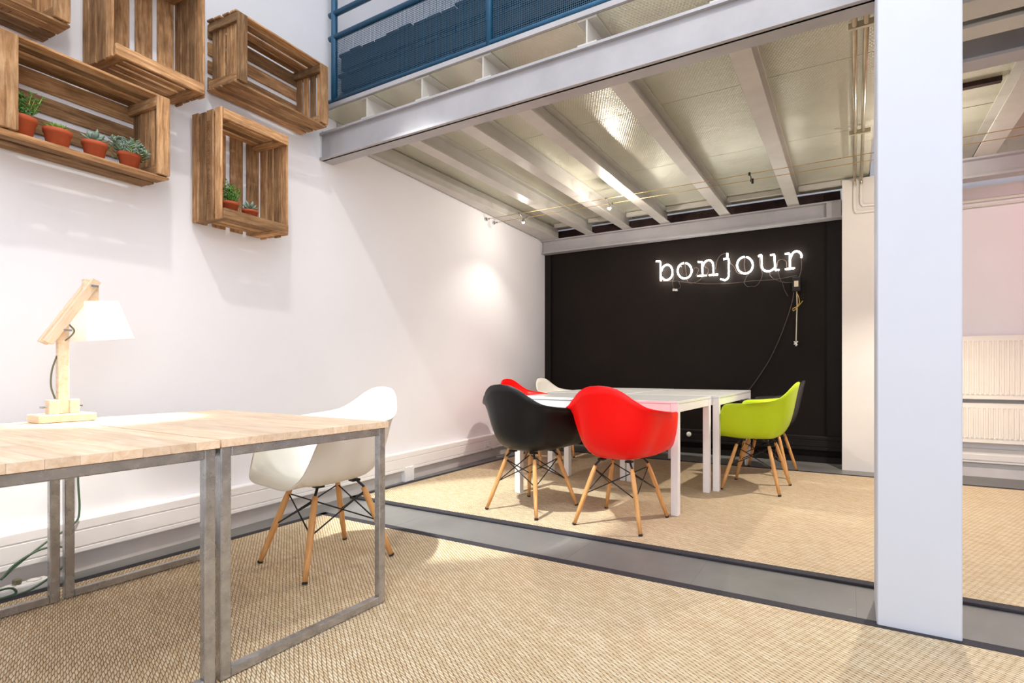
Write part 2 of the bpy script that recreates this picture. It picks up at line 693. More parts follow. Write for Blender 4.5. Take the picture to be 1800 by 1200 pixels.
# front channel: web towards the room, flanges turned back
box(bm, -3.285, 4.0, 2.372, 2.384, 2.412, 2.60)
box(bm, -3.285, 4.0, 2.352, 2.46, 2.412, 2.428)
box(bm, -3.285, 4.0, 2.352, 2.46, 2.586, 2.60)
fb = tag(obj('steel_beam', bm, M['steel_paint']), 'heavy grey steel beam along the front of the mezzanine', 'beam')
bm = bmesh.new()
ibeam(bm, -3.51, -.075, 5.66, 5.77, 2.432, 2.60, 'x', .012, .014)
tag(obj('steel_beam', bm, M['steel_paint']), 'pinkish grey steel beam along the top of the black wall', 'beam')
boxobj('end_plate', (-.21, -.08, 5.665, 5.672, 2.446, 2.586), M['steel_paint'], bpy.data.objects['steel_beam.001'])

JX = [(-2.815, 'second'), (-2.325, 'third'), (-1.855, 'fourth'), (-1.19, 'fifth'), (-.51, 'sixth')]
bm = bmesh.new()
ibeam(bm, -.055, .055, 2.36, 5.72, 2.602, 2.742, 'y', .009, .011)
j0 = None
for i, (x, w) in enumerate(JX):
    if j0 is None:
        j0 = obj('ceiling_joist', bm, M['joist_paint'])
        j = j0
    else:
        j = j0.copy()
        COL.objects.link(j)
    j.location.x = x
    tag(j, 'grey steel ceiling joist, %s from the white wall' % w, 'joist', 'mezzanine joists')
bm = bmesh.new()
# joist against the wall: the wall runs off at a slight angle
pts = [(-3.262, 2.36), (-3.262, 5.72), (-3.50, 5.72), (-3.27, 2.36)]
quad8(bm, [(x, y, 2.602) for x, y in pts] + [(x, y, 2.613) for x, y in pts])
box(bm, -3.30, -3.29, 2.5, 5.72, 2.613, 2.735)
tag(obj('ceiling_joist', bm, M['joist_paint']), 'grey steel ceiling joist running against the white wall', 'joist', 'mezzanine joists')

dk = thing('mezzanine_deck', 'mezzanine deck of pressed metal sheets seen from below', 'deck', (0, 0, 2.744))
bm = bmesh.new()
pts = [(-3.30, 2.47), (.16, 2.47), (.16, 5.80), (-3.525, 5.80)]
quad8(bm, [(x, y, .0125) for x, y in pts] + [(x, y, .05) for x, y in pts])
obj('deck_slab', bm, M['steel_paint'], dk)
boxobj('edge_angle', (-3.285, .09, 2.345, 2.36, .0, .028), M['steel_paint'], dk)
xs = [-3.285] + [x for x, _ in JX] + [.15]
ys = [2.362, 3.38, 4.40, 5.42, 5.79]
for i in range(len(xs) - 1):
    for k in range(len(ys) - 1):
        bm = bmesh.new()
        x0 = xs[i] + .003
        x1 = xs[i + 1] - .003
        if i:
            box(bm, x0, x1, ys[k] + .002, ys[k + 1] - .002, 0, .012)
        else:
            wx = [-3.18 - (y - .78) * math.tan(TH) + .004 for y in ys[k:k + 2]]
            q = [(wx[0], ys[k] + .002), (x1, ys[k] + .002), (x1, ys[k + 1] - .002), (wx[1], ys[k + 1] - .002)]
            quad8(bm, [(x, y, 0) for x, y in q] + [(x, y, .012) for x, y in q])
        obj('sheet', bm, M['deck'], dk)
# noggings at the back between joists and the dark backing behind
for i in range(len(xs) - 1):
    a = xs[i] + .06
    bm = bmesh.new()
    box(bm, a, xs[i + 1] - .06, 5.50, 5.54, -.05, -.004)
    obj('nogging', bm, M['joist_paint'], dk)
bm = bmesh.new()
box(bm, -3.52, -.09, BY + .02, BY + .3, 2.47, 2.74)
struct('wall_cavity', bm, M['dark_cavity'], 'dark reddish backing in the gap above the back beam')

# conduits under the deck and down the pier
cn = thing('conduit_pair', 'two metal conduits along the deck bending down the cream pier', 'conduit')
for x, zb, r in ((.035, 2.40, .0125), (.088, 2.455, .0125)):
    bm = bmesh.new()
    tube(bm, [(x - .02, 2.5, 2.70), (x, 5.41, 2.70)], r, 10)
    p1 = obj('metal_tube', bm, M['conduit'], cn)
    bm = bmesh.new()
    tube(bm, spline([(x, 5.41, 2.70), (x, 5.448, 2.69), (x, 5.458, 2.65)], 5), r, 10)
    obj('bend', bm, M['conduit'], cn)
    bm = bmesh.new()
    tube(bm, spline([(x, 5.458, 2.655), (x, 5.458, zb + .05), (x + .012, 5.458, zb + .012), (x + .05, 5.458, zb), (.42, 5.458, zb)], 6), r * 1.08, 10)
    obj('painted_tube', bm, M['pier'], cn)
for y in (3.0, 4.35):
    boxobj('clip', (-.01, .13, y, y + .02, 2.684, 2.716), M['conduit'], cn)

# right-hand bay beyond the pillar
bm = bmesh.new()
ibeam(bm, .36, 4.0, 3.10, 3.21, 2.43, 2.63, 'x', .012, .016)
tag(obj('steel_beam', bm, M['steel_paint']), 'dark grey steel beam crossing high up right of the pillar', 'beam')
bm = bmesh.new()
ibeam(bm, .36, 4.0, 5.02, 5.14, 2.44, 2.60, 'x', .012, .016)
tag(obj('steel_beam', bm, M['steel_paint']), 'rear steel beam above the radiators right of the pillar', 'beam')
bm = bmesh.new()
ibeam(bm, .85, .985, 3.16, 5.08, 2.602, 2.742, 'y', .009, .011)
tag(obj('ceiling_joist', bm, M['joist_paint']), 'slanting steel joist right of the pillar in pink light', 'joist')
bm = bmesh.new()
ibeam(bm, 2.0, 2.12, 3.16, 5.08, 2.602, 2.742, 'y', .009, .011)
tag(obj('ceiling_joist', bm, M['joist_paint']), 'outermost steel joist near the far side wall', 'joist')
for y0, y1, w in ((2.60, 2.735, 'foremost'), (2.795, 2.90, 'second')):
    bm = bmesh.new()
    ibeam(bm, .36, 4.0, y0, y1, 2.43, 2.72, 'x', .012, .016)
    tag(obj('steel_beam', bm, M['joist_paint']), 'beige steel beam at the top right corner, %s of the pair' % w, 'beam')
dr = thing('side_bay_deck', 'deck of pale metal sheets over the bay right of the pillar', 'deck', (0, 0, 2.744))
for x0, x1 in ((.2, .91), (.92, 2.06), (2.07, 4.0)):
    for y0, y1 in ((3.1, 3.72), (3.73, 4.40), (4.41, 5.80)):
        boxobj('sheet', (x0, x1, y0, y1, 0, .012), M['deck'], dr)
boxobj('deck_slab', (.2, 4.0, 2.50, 5.80, .013, .06), M['dark_cavity'], dr)  # slab coloured dark, standing in for shade between the beam pair
boxobj('vent_slot', (.5, .82, 4.02, 4.06, -.03, -.001), M['dark_cavity'], dr)

# ------------------------------------------------------------------ mezzanine railing
rl = thing('mezzanine_railing', 'blue tube railing with wire mesh panels on the mezzanine edge', 'railing', (0, 2.40, 2.79))


def rtube(name, a, b, r):
    bm = bmesh.new()
    tube(bm, [a, b], r, 12)
    return obj(name, bm, M['blue'], rl)


for x in (-3.19, -1.84, -.5, .84):
    rtube('post', (x, 0, -.04), (x, 0, 1.12), .021)
for z in (.03, .475, .64, .85, 1.1):
    rtube('rail', (-3.235, 0, z), (1.2, 0, z), .019)
for x0, x1 in ((-3.165, -1.865), (-1.815, -.525), (-.475, .815)):
    bm = bmesh.new()
    box(bm, x0, x1, -.0015, .0015, .045, .465)
    obj('mesh_panel', bm, M['mesh'], rl)

# stack of dark pallets behind the railing
pt = thing('pallet_stack', 'dark slatted pallets stacked behind the blue railing', 'pallet', (-3.285, 2.45, 2.80))
for z in (.0, .15, .30):
    for y in (.10, .33, .56):
        plank('runner', (1.72, y, z + .052), (1, 0, 0), (0, 1, 0), 3.38, .09, .088, M['pallet'], pt)
    for k in range(28):
        plank('slat', (.07 + k * .122 + random.uniform(-.004, .004), .33 + random.uniform(-.01, .01), z + .1085 + random.uniform(0, .003)), (0, 1, 0), (1, 0, 0), .58, .108, .02, M['pallet'], pt)

# ------------------------------------------------------------------ neon word
ns = thing('neon_sign', 'white neon sign reading bonjour in typewriter letters on the black wall', 'neon sign', (-1.22, BY, 2.0))


def zp(a, b, y=-.045):
    """position on the wall of a point of the sign, from a drawing of the letters"""
    A, F = R(28.108), 908.02
    u, v = 1130 + a / 5.216, 410 + b / 5.216
    xc = (u - 1010) / F
    up = -(v - 650) / F
    dx, dy = xc * math.cos(A) - math.sin(A), xc * math.sin(A) + math.cos(A)
    t = (BY + y) / dy
    return Vector((dx * t + 1.22, y, .94 + up * t - 2.0))


def arc(cx, cy, rx, ry, a0, a1, n=26):
    return [(cx + rx * math.cos(R(a0 + (a1 - a0) * k / n)), cy - ry * math.sin(R(a0 + (a1 - a0) * k / n))) for k in range(n + 1)]


LET = [
    ('letter_b', [('l', [(122, 257), (160, 257), (165, 435)]), ('s', [(172, 345), (182, 315), (205, 293), (237, 290), (262, 315), (272, 358), (260, 402), (228, 426), (195, 424), (172, 402)])]),
    ('letter_o', [('l', arc(383, 343, 64, 71, 96, 442))]),
    ('letter_n', [('l', [(505, 262), (543, 262), (548, 388)]), ('l', [(503, 391), (582, 385)]), ('s', [(545, 310), (568, 265), (605, 246), (635, 262), (645, 300), (648, 380)]), ('l', [(608, 383), (688, 378)])]),
    ('letter_j', [('l', [(775, 183), (775, 214)]), ('s', [(740, 237), (785, 235), (787, 300), (788, 380), (778, 412), (750, 428), (712, 418)])]),
    ('letter_o', [('l', arc(936, 292, 72, 76, 93, 440))]),
    ('letter_u', [('s', [(1058, 210), (1087, 205), (1091, 300), (1108, 335), (1140, 348), (1175, 341), (1207, 318)]), ('l', [(1170, 199), (1205, 195), (1215, 337), (1250, 334)])]),
    ('letter_r', [('l', [(1303, 188), (1346, 185), (1350, 324)]), ('l', [(1305, 329), (1394, 318)]), ('s', [(1351, 235), (1370, 187), (1405, 165), (1440, 175), (1455, 205), (1453, 222)])]),
]
for nm, st in LET:
    bm = bmesh.new()
    for kind, p in st:
        q = [zp(*a) for a in p]
        if kind == 's':
            q = spline(q, 5)
        elif len(q) > 2 and len(q) < 6:
            q = [q[0]] + [w for k in range(1, len(q) - 1) for w in (q[k].lerp(q[k - 1], .04), q[k].lerp(q[k + 1], .04))] + [q[-1]]
        tube(bm, q, .0085, 8)
    obj(nm, bm, M['neon'], ns)
WIRES = [
    [(1453, 222), (1456, 300), (1445, 370), (1420, 420), (1380, 445), (1300, 452), (1270, 440), (1250, 390), (1245, 340)],
    [(1170, 345), (1165, 380), (1190, 410), (1240, 435), (1275, 445)],
    [(970, 370), (940, 420), (930, 455), (955, 485), (990, 490), (1040, 480), (1080, 430), (1095, 370), (1075, 300), (1068, 215)],
    [(275, 340), (285, 400), (272, 450), (282, 505)], [(330, 440), (345, 490), (312, 515)],
    [(170, 440), (300, 440), (560, 462), (830, 456), (1000, 436), (1200, 425), (1415, 386)],
    [(665, 330), (685, 240), (725, 192), (775, 183)], [(795, 265), (840, 310), (870, 365), (940, 375)],
    [(385, 270), (395, 340), (410, 440), (450, 460), (520, 430), (545, 400)],
    [(460, 350), (480, 315), (512, 332), (490, 395), (540, 400)],
    [(1230, 310), (1240, 255), (1280, 240), (1315, 262), (1315, 320)],
    [(560, 300), (600, 330), (590, 385)], [(940, 215), (930, 290), (945, 370)], [(1275, 445), (1300, 520), (1330, 575)],
]
bm = bmesh.new()
for w in WIRES:
    tube(bm, spline([zp(a, b, -.02 + .008 * math.sin(i * 2.1)) for i, (a, b) in enumerate(w)], 5), .0032, 5)
obj('wiring', bm, M['brown_wire'], ns)
bm = bmesh.new()
for a, b in ((300, 440), (990, 490), (1280, 446), (590, 390)):
    p = zp(a, b, -.02)
    tube(bm, [p - Vector((.02, 0, 0)), p + Vector((.02, 0, .002))], .006, 6)
obj('wire_joint', bm, M['rubber'], ns)
bm = bmesh.new()
p = zp(295, 517, -.02)
box(bm, p.x - .026, p.x, -.03, -.008, p.z - .012, p.z + .012)
box(bm, p.x + .004, p.x + .028, -.03, -.008, p.z - .016, p.z + .008)
obj('terminal', bm, M['skirt'], ns)
bm = bmesh.new()
for a, b in ((160, 300), (383, 412), (345, 300), (545, 330), (645, 330), (787, 300), (870, 300), (1000, 310), (1092, 270), (1210, 270), (1348, 260), (1400, 167)):
    p = zp(a, b)
    tube(bm, [p, Vector((p.x, -.001, p.z))], .004, 6)
obj('standoff', bm, M['white_plastic'], ns)

tf = thing('transformer_box', 'small black transformer box with hanging cords at the right of the neon', 'transformer', (-.49, BY, 1.82))
boxobj('housing', (-.038, .038, -.06, -.001, -.07, .075), M['rubber'], tf, .004)
boxobj('rating_plate', (-.022, .018, -.0615, -.0598, -.025, .035), M['cream_cord'], tf)
bm = bmesh.new()
tube(bm, spline([(0, -.03, -.07), (.004, -.03, -.2), (.0, -.03, -.35), (-.006, -.03, -.60)]), .0055, 7)
cw = obj('white_cord', bm, M['cream_cord'], tf)
bm = bmesh.new()
for d in ((-.02, 0, .012), (.018, 0, .014), (-.02, 0, -.016), (.012, 0, -.024), (0, 0, -.034)):
    tube(bm, [(-.006, -.03, -.60), (-.006 + d[0], -.03, -.60 + d[2])], .0065, 6)
obj('knotted_end', bm, M['white_plastic'], cw)
bm = bmesh.new()
tube(bm, spline([(-.005, -.035, -.07), (.02, -.04, -.13), (.026, -.04, -.19), (0, -.045, -.23), (-.035, -.045, -.245)]), .004, 6)
tube(bm, spline([(-.035, -.045, -.245), (-.028, -.04, -.27), (.02, -.04, -.22), (.06, -.035, -.17)]), .0035, 6)
obj('yellow_wire', bm, M['yellow_wire'], tf)
bm = bmesh.new()
for k in range(6):
    z = .05 - k * .035
    tube(bm, spline([(.038, -.03, z), (.062, -.03, z - .008), (.066, -.03, z - .02), (.04, -.03, z - .022)], 4), .003, 5)
obj('coiled_wire', bm, M['rubber'], tf)
bm = bmesh.new()
tube(bm, spline([(-.025, -.03, -.07), (-.05, -.02, -.2), (-.14, -.014, -.48), (-.26, -.012, -.76), (-.42, -.014, -1.02), (-.56, -.014, -1.22), (-.64, -.03, -1.45), (-.66, -.058, -1.58)]), .0045, 6)
obj('black_cord', bm, M['brown_wire'], tf)

# ------------------------------------------------------------------ cable lights
for y, w in ((4.41, 'front'), (4.56, 'rear')):
    c = thing('light_cable', 'thin tensioned %s light cable stretched below the joists' % w, 'cable')
    x0 = -3.18 - (y - .78) * math.tan(TH) + .01
    bm = bmesh.new()
    tube(bm, [(x0, y, 2.545), (4.0, y, 2.545)], .0028, 5)
    obj('wire', bm, M['brass_wire'], c)
    bm = bmesh.new()
    tube(bm, [(x0 - .005, y, 2.545), (x0 + .045, y, 2.545)], .008, 8)
    tube(bm, [(x0 - .006, y, 2.545), (x0 + .01, y, 2.545)], .018, 10)
    obj('wall_anchor', bm, M['chrome'], c)


def cable_spot(x, label, lit, energy, target):
    t = thing('cable_spot', label, 'spotlight', (x, 4.485, 2.545), 0, 'spots on the light cables')
    bm = bmesh.new()
    tube(bm, [(0, -.075, .002), (0, -.03, -.02), (0, 0, -.03), (0, .03, -.02), (0, .075, .002)], .004, 6)
    obj('bracket', bm, M['chrome'], t)
    for q in (-1, 1):
        boxobj('cable_clip', (-.008, .008, q * .075 - .008, q * .075 + .008, -.008, .010), M['chrome'], t)
    bm = bmesh.new()
    lathe(bm, [(.008, -.03), (.014, -.045), (.026, -.07), (.026, -.073), (.012, -.05), (.0, -.046)], 14)
    obj('reflector', bm, M['chrome'], t)
    bm = bmesh.new()
    bmesh.ops.create_uvsphere(bm, u_segments=10, v_segments=6, radius=.016)
    for v in bm.verts:
        v.co.z -= .068
    obj('bulb', bm, M['halogen'] if lit else M['white_plastic'], t)
    if lit:
        lamp('cable_spot_spill', 'POINT', (x, 4.485, 2.445), energy[0], WARM, radius=.02)
        lamp('cable_spot_light', 'SPOT', (x, 4.485, 2.44), energy[1], WARM, target, .03, angle=120, blend=.6)
    return t


cable_spot(-3.0, 'lit halogen spot on the cables closest to the white wall', True, (4, 30), (-2.7, 4.3, 0))
cable_spot(-2.02, 'lit halogen spot on the cables above the white tables', True, (22, 100), (-1.7, 4.0, 0))
cable_spot(.42, 'halogen spot on the cables behind the white pillar', True, (16, 200), (.45, 4.0, 0))
hk = thing('cable_hook', 'small dark hook hanging on the cables between two joists', 'hook', (-.73, 4.5, 2.545))
bm = bmesh.new()
tube(bm, spline([(0, -.09, .0), (.004, -.04, -.014), (-.006, .0, -.03), (.004, .04, -.012), (0, .06, .0)], 4), .004, 6)
box(bm, -.008, .008, .052, .068, -.03, .01)
box(bm, -.008, .008, -.098, -.082, -.012, .012)
obj('clip', bm, M['rubber'], hk)

# ------------------------------------------------------------------ radiators
def radiator(label, z0, z1, y):
    t = thing('radiator', label, 'radiator', (.42, y, z0))
    H_, L_ = z1 - z0, 2.2
    bm = bmesh.new()
    n = int(L_ / .0345)
    prof = []
    for k in range(n):
        a = .02 + k * .0345
        prof += [(a, 0), (a + .007, -.012), (a + .021, -.012), (a + .028, 0)]
    pts = [(0, 0)] + prof + [(L_, 0)]
    lo = [bm.verts.new((x, yy, .045)) for x, yy in pts]
    hi = [bm.verts.new((x, yy, H_ - .045)) for x, yy in pts]
    for k in range(len(pts) - 1):
        bm.faces.new((lo[k], lo[k + 1], hi[k + 1], hi[k]))
    obj('ribbed_panel', bm, M['radiator'], t)
    for a, b in ((0, .05), (H_ - .05, H_)):
        bm = bmesh.new()
        box(bm, 0, L_, -.004, .09, a, b)
        bev(bm, .004)
        obj('rail', bm, M['radiator'], t)
    boxobj('rear_panel', (.01, L_ - .01, .06, .075, .02, H_ - .02), M['radiator'], t)
    return t


radiator('upper white ribbed radiator on the cream wall right of the pillar', .685, 1.235, 5.60)
radiator('lower cream ribbed radiator beneath the white one', .305, .655, 5.625)
t = thing('cable_trunking', 'cream cable trunking under the radiators right of the pillar', 'trunking', (.45, BY - .09, 0))
boxobj('channel', (0, 3.5, -.05, 0, .125, .25), M['pier'], t, .003)
boxobj('cover_strip', (0, 3.5, -.055, -.049, .15, .20), M['pier'], t, .0015)
t = thing('wall_pipe', 'pale pipe running along the top of the cream wall', 'pipe', (.3, 5.68, 2.43))
for z, r in ((0, .014), (-.05, .008)):
    bm = bmesh.new()
    tube(bm, [(.1, 0, z), (3.7, 0, z)], r, 10)
    obj('tube', bm, M['pier'], t)

# ------------------------------------------------------------------ crates
def crate(label, s, z, vertical, mark=None):
    t = thing('wooden_crate', label, 'crate', group='old wooden crates hung on the white wall')
    t.matrix_world = WM @ Matrix.Translation((s, -.003, z))
    L, W, DP = .585, .40, .272
    th = .011
    if vertical:
        m = lambda l, w, d: Vector((w, -d, l))
    else:
        m = lambda l, w, d: Vector((l, -d, w))
    o = m(0, 0, 0)
    el, ew, ed = m(1, 0, 0) - o, m(0, 1, 0) - o, m(0, 0, 1) - o
    rj = random.uniform
    # floor boards of the crate (against the wall)
    for w, wd in ((.050, .076), (.152, .072), (.250, .074), (.350, .076)):
        plank('floor_slat', m(L / 2, w + rj(-.003, .003), th / 2), el, ew, L - .01, wd, th, M['crate'], t)
    # long sides: four boards each
    for w in (th / 2, W - th / 2):
        for k in range(4):
            d = .045 + k * .0645
            plank('side_slat', m(L / 2 + rj(-.004, .004), w + rj(-.003, .003), d + rj(-.002, .002)), el, ed, L + .012, .0535 - (k % 2) * .003, th, M['crate'], t)
    for e in (0, 1):
        sg = 1 if e == 0 else -1
        l0 = 0 if e == 0 else L
        # end boards across the width
        for k in range(4):
            d = .045 + k * .062
            plank('end_slat', m(l0 + sg * .024, W / 2, d + rj(-.002, .002)), ew, ed, W - .026, .047, th, M['crate'], t)
        # corner battens in front of and behind the end boards
        for w in (.036, W - .036):
            plank('outer_batten', m(l0 + sg * .010, w, .138), ed, ew, .245, .048, .016, M['crate'], t)
            plank('inner_batten', m(l0 + sg * .040, w, .138), ed, ew, .245, .048, .019, M['crate'], t)
        plank('rim_batten', m(l0 + sg * .0265, W / 2, DP + .001), ew, el, W - .024, .053, .015, M['crate'], t)
    if mark:
        txt, pos, rot, size = mark
        me = text_mesh(txt, size, .0004)
        me.materials.append(M['crate_mark'])
        lo = bpy.data.objects.new('stamped_lettering', me)
        COL.objects.link(lo)
        lo.parent = t
        lo.matrix_local = Matrix.Translation(pos) @ rot
    return t


M['crate_mark'] = plain('burnt_stamp', '#7d5230', .8, var=.2, scale=30)
# lettering runs down the third side board, read from the left
rotB = Matrix(((0, 0, -1, 0), (0, -1, 0, 0), (-1, 0, 0, 0), (0, 0, 0, 1)))
crate('long brown crate with open slats hung right, nearest the blue railing', .828, 2.520, False)
crB = crate('upright crate holding two small succulents, lowest on the wall', .742, 1.755, True,
            ('EUCC COULET A GOUAULT', (-.0075, -.176, .30), rotB, .036))
crate('large upright empty crate between the two long ones at the top', .268, 2.362, True)
crate('long crate holding the row of four terracotta pots', -.088, 1.872, False)
rotE = Matrix(((1, 0, 0, 0), (0, -1, 0, 0), (0, 0, -1, 0), (0, 0, 0, 1)))
crate('crate cut off by the top left corner of the picture', -.462, 2.392, False,
      ('ATCOU', (.36, -.176, -.0075), rotE, .045))

# ------------------------------------------------------------------ potted plants
def leaf(bm, base, d, up, L, W, T=.25):
    """a thick pointed leaf"""
    d = Vector(d).normalized()
    s = d.cross(Vector(up))
    if s.length < 1e-3:
        s = Vector((1, 0, 0))
    s.normalize()
    n = s.cross(d).normalized()
    b = Vector(base)
    m1, m2 = b + d * L * .35, b + d * L * .7
    tip = b + d * L + n * L * .06
    v = [bm.verts.new(q) for q in (b, m1 + s * W * .5, m1 + n * W * T, m1 - s * W * .5, m1 - n * W * T, m2 + s * W * .42, m2 + n * W * T * .8, m2 - s * W * .42, m2 - n * W * T * .8, tip)]
    for i in range(4):
        k = (i + 1) % 4
        bm.faces.new((v[0], v[1 + i], v[1 + k])).smooth = True
        bm.faces.new((v[1 + i], v[5 + i], v[5 + k], v[1 + k])).smooth = True
        bm.faces.new((v[5 + i], v[9], v[5 + k])).smooth = True


def plant(label, s, off, z, r, h, kind):
    t = thing('potted_plant', label, 'plant')
    t.matrix_world = WM @ Matrix.Translation((s, -off, z))
    bm = bmesh.new()
    lathe(bm, [(r * .72, 0), (r * .94, h * .76), (r * 1.0, h * .76), (r * 1.04, h), (r * .95, h), (r * .90, h * .84), (0, h * .83)], 22)
    p = obj('pot', bm, M['terracotta'], t)
    bm = bmesh.new()
    lathe(bm, [(r * .90, h * .845), (r * .6, h * .89), (0, h * .9)], 14)
    obj('soil', bm, M['soil'], p)
    bm = bmesh.new()
    sm = bmesh.new()
    rj = random.uniform
    zt = h * .88
    if kind == 'bushy':
        for k in range(26):
            a, q = rj(0, 6.28), rj(0, r * .95)
            b0 = Vector((q * math.cos(a) * .6, q * math.sin(a) * .6, zt))
            tp = b0 + Vector((q * math.cos(a) * .9, q * math.sin(a) * .9, rj(.05, .115)))
            tube(sm, [b0, tp], .0016, 5)
            for i in range(9):
                f_ = .25 + .75 * i / 8
                c0 = b0.lerp(tp, f_)
                an = i * 2.4 + k
                leaf(bm, c0, (math.cos(an), math.sin(an), .45), (0, 0, 1), rj(.018, .028), .009)
        mt = 'leaf_a'
    elif kind == 'rosette':
        for k in range(30):
            an = k * 2.4
            e = .15 + 1.0 * k / 30
            leaf(bm, (0, 0, zt + .004), (math.cos(an) * math.cos(e), math.sin(an) * math.cos(e), math.sin(e)), (0, 0, 1), rj(.9, 1.2) * r * (1.15 - .4 * k / 30), .014)
        tube(sm, [(0, 0, zt - .005), (0, 0, zt + .01)], .006, 6)
        mt = 'leaf_c'
    elif kind == 'grey_star':
        for k in range(18):
            an = k * 2.4
            e = .1 + .95 * k / 18
            leaf(bm, (0, 0, zt + .01), (math.cos(an) * math.cos(e), math.sin(an) * math.cos(e), math.sin(e)), (0, 0, 1), r * rj(1.2, 1.5), .019)
        tube(sm, [(0, 0, zt - .005), (0, 0, zt + .015)], .006, 6)
        mt = 'leaf_b'
    else:  # trailing grey leaves
        for k in range(22):
            a = rj(0, 6.28)
            b0 = Vector((r * .4 * math.cos(a), r * .4 * math.sin(a), zt))
            out = rj(.9, 1.7) * r
            pts = spline([b0, b0 + Vector((math.cos(a) * out * .5, math.sin(a) * out * .5, rj(.02, .06))), b0 + Vector((math.cos(a) * out, math.sin(a) * out, rj(-.015, .05)))], 4)
            tube(sm, pts, .0015, 5)
            for i, c0 in enumerate(pts[1:]):
                for sgn in (-1, 1):
                    leaf(bm, c0, (math.cos(a + sgn * 1.1), math.sin(a + sgn * 1.1), .5), (0, 0, 1), rj(.02, .03), .0105)
        mt = 'leaf_b'
    st = obj('stems', sm, M['leaf_c'], t)
    fo = obj('foliage', bm, M[mt], t)
    fo['kind'] = 'stuff'
    return t


ZD, ZB = 1.872 + .0125, 1.755 + .046
plant('bushy green plant in the leftmost terracotta pot of the long crate', -.006, .205, ZD, .050, .083, 'bushy')
plant('small yellow-green rosette succulent in the second pot of the row', .110, .205, ZD, .046, .076, 'rosette')
plant('pale star-leaved succulent in the third pot of the row', .238, .20, ZD, .044, .076, 'grey_star')
plant('trailing grey-leaved plant in the rightmost terracotta pot of the row', .366, .205, ZD, .043, .072, 'trailing')
plant('small green plant in the left pot of the upright crate', .836, .20, ZB, .042, .068, 'bushy')
plant('silvery succulent in the right pot of the upright crate', .950, .20, ZB, .040, .055, 'grey_star')

# ------------------------------------------------------------------ wooden desks on welded frames
def desk(label, y0, y1, rz):
    x0, x1, zt = -2.865, -1.632, .735
    t = thing('work_desk', label, 'desk', ((x0 + x1) / 2, (y0 + y1) / 2, FZ), rz, 'wooden desks with steel frames')
    hw, hd = (x1 - x0) / 2, (y1 - y0) / 2
    zt -= FZ
    n = 10
    w = 2 * hd / n
    for k in range(n):
        # each stave is glued up from shorter blocks
        cut = random.uniform(.3, .7) * 2 * hw
        for a, b in ((0, cut), (cut, 2 * hw)):
            plank('stave', (-hw + (a + b) / 2, -hd + w * (k + .5), zt - .012), (1, 0, 0), (0, 1, 0), b - a - .0004, w - .0004, .024, M['stave'], t, .0006)
    q = .030
    z1 = zt - .0245
    for sx in (-1, 1):
        fx = hw - .028 if sx > 0 else -hw + .058
        for sy in (-1, 1):
            fy = sy * (hd - .019)
            boxobj('leg', (fx - q / 2, fx + q / 2, fy - q / 2, fy + q / 2, 0, z1), M['steel'], t, .003)
        for a, b in ((0, q), (z1 - q, z1)):
            boxobj('rail', (fx - q / 2 + .0005, fx + q / 2 - .0005, -hd + .034, hd - .034, a, b), M['steel'], t, .003)
    for sy in (-1, 1):
        fy = sy * (hd - .019)
        boxobj('cross_rail', (-hw + .074, hw - .044, fy - q / 2 + .0005, fy + q / 2 - .0005, z1 - q, z1), M['steel'], t, .003)
    return t


desk('pale wooden desk with the lamp, cut off by the left edge', .232, .852, R(-.6))
desk('pale wooden desk with welded steel frame beside the white chair', .860, 1.478, R(-.6))

# ------------------------------------------------------------------ desk lamp
LX, LY, LZ = -2.765, .853, .7365
lp = thing('desk_lamp', 'lit pale wooden desk lamp with square white shade', 'lamp', (LX, LY, LZ), R(0))
bm = bmesh.new()
box(bm, -.062, .062, -.085, .085, 0, .030)
bev(bm, .002)
obj('base', bm, M['lamp_wood'], lp)
for a, b in ((-.045, -.0165), (.0165, .045)):
    boxobj('clamp_block', (-.022, .022, a, b, .0305, .086), M['lamp_wood'], lp, .0015)
ang = math.atan2(.225, .125)
boxobj('post', (-.014, .014, -.016, .016, .0305, .385), M['lamp_wood'], lp, .0015)
ax = Vector((0, math.cos(ang), math.sin(ang)))
plank('arm', Vector((.026, .022, .44)), ax, (1, 0, 0), .30, .022, .030, M['lamp_wood'], lp)
plank('arm', Vector((-.026, .022, .44)), ax, (1, 0, 0), .30, .022, .030, M['lamp_wood'], lp)
bm = bmesh.new()
box(bm, -.014, .014, .062, .108, .487, .575)
bev(bm, .002)
obj('shade_block', bm, M['lamp_wood'], lp)
bm = bmesh.new()
for y, z in ((0, .36), (.082, .545), (0, .058)):
    w = .05 if z > .1 else .04
    if z > .1:
        tube(bm, [(-w, y, z), (w, y, z)], .004, 8)
        for s in (-1, 1):
            box(bm, s * w - .003, s * w + .003, y - .012, y + .012, z - .004, z + .004)
    else:
        tube(bm, [(0, -.06, z), (0, .06, z)], .004, 8)
        box(bm, -.012, .012, -.063, -.057, z - .004, z + .004)
obj('wing_nut', bm, M['chrome'], lp)
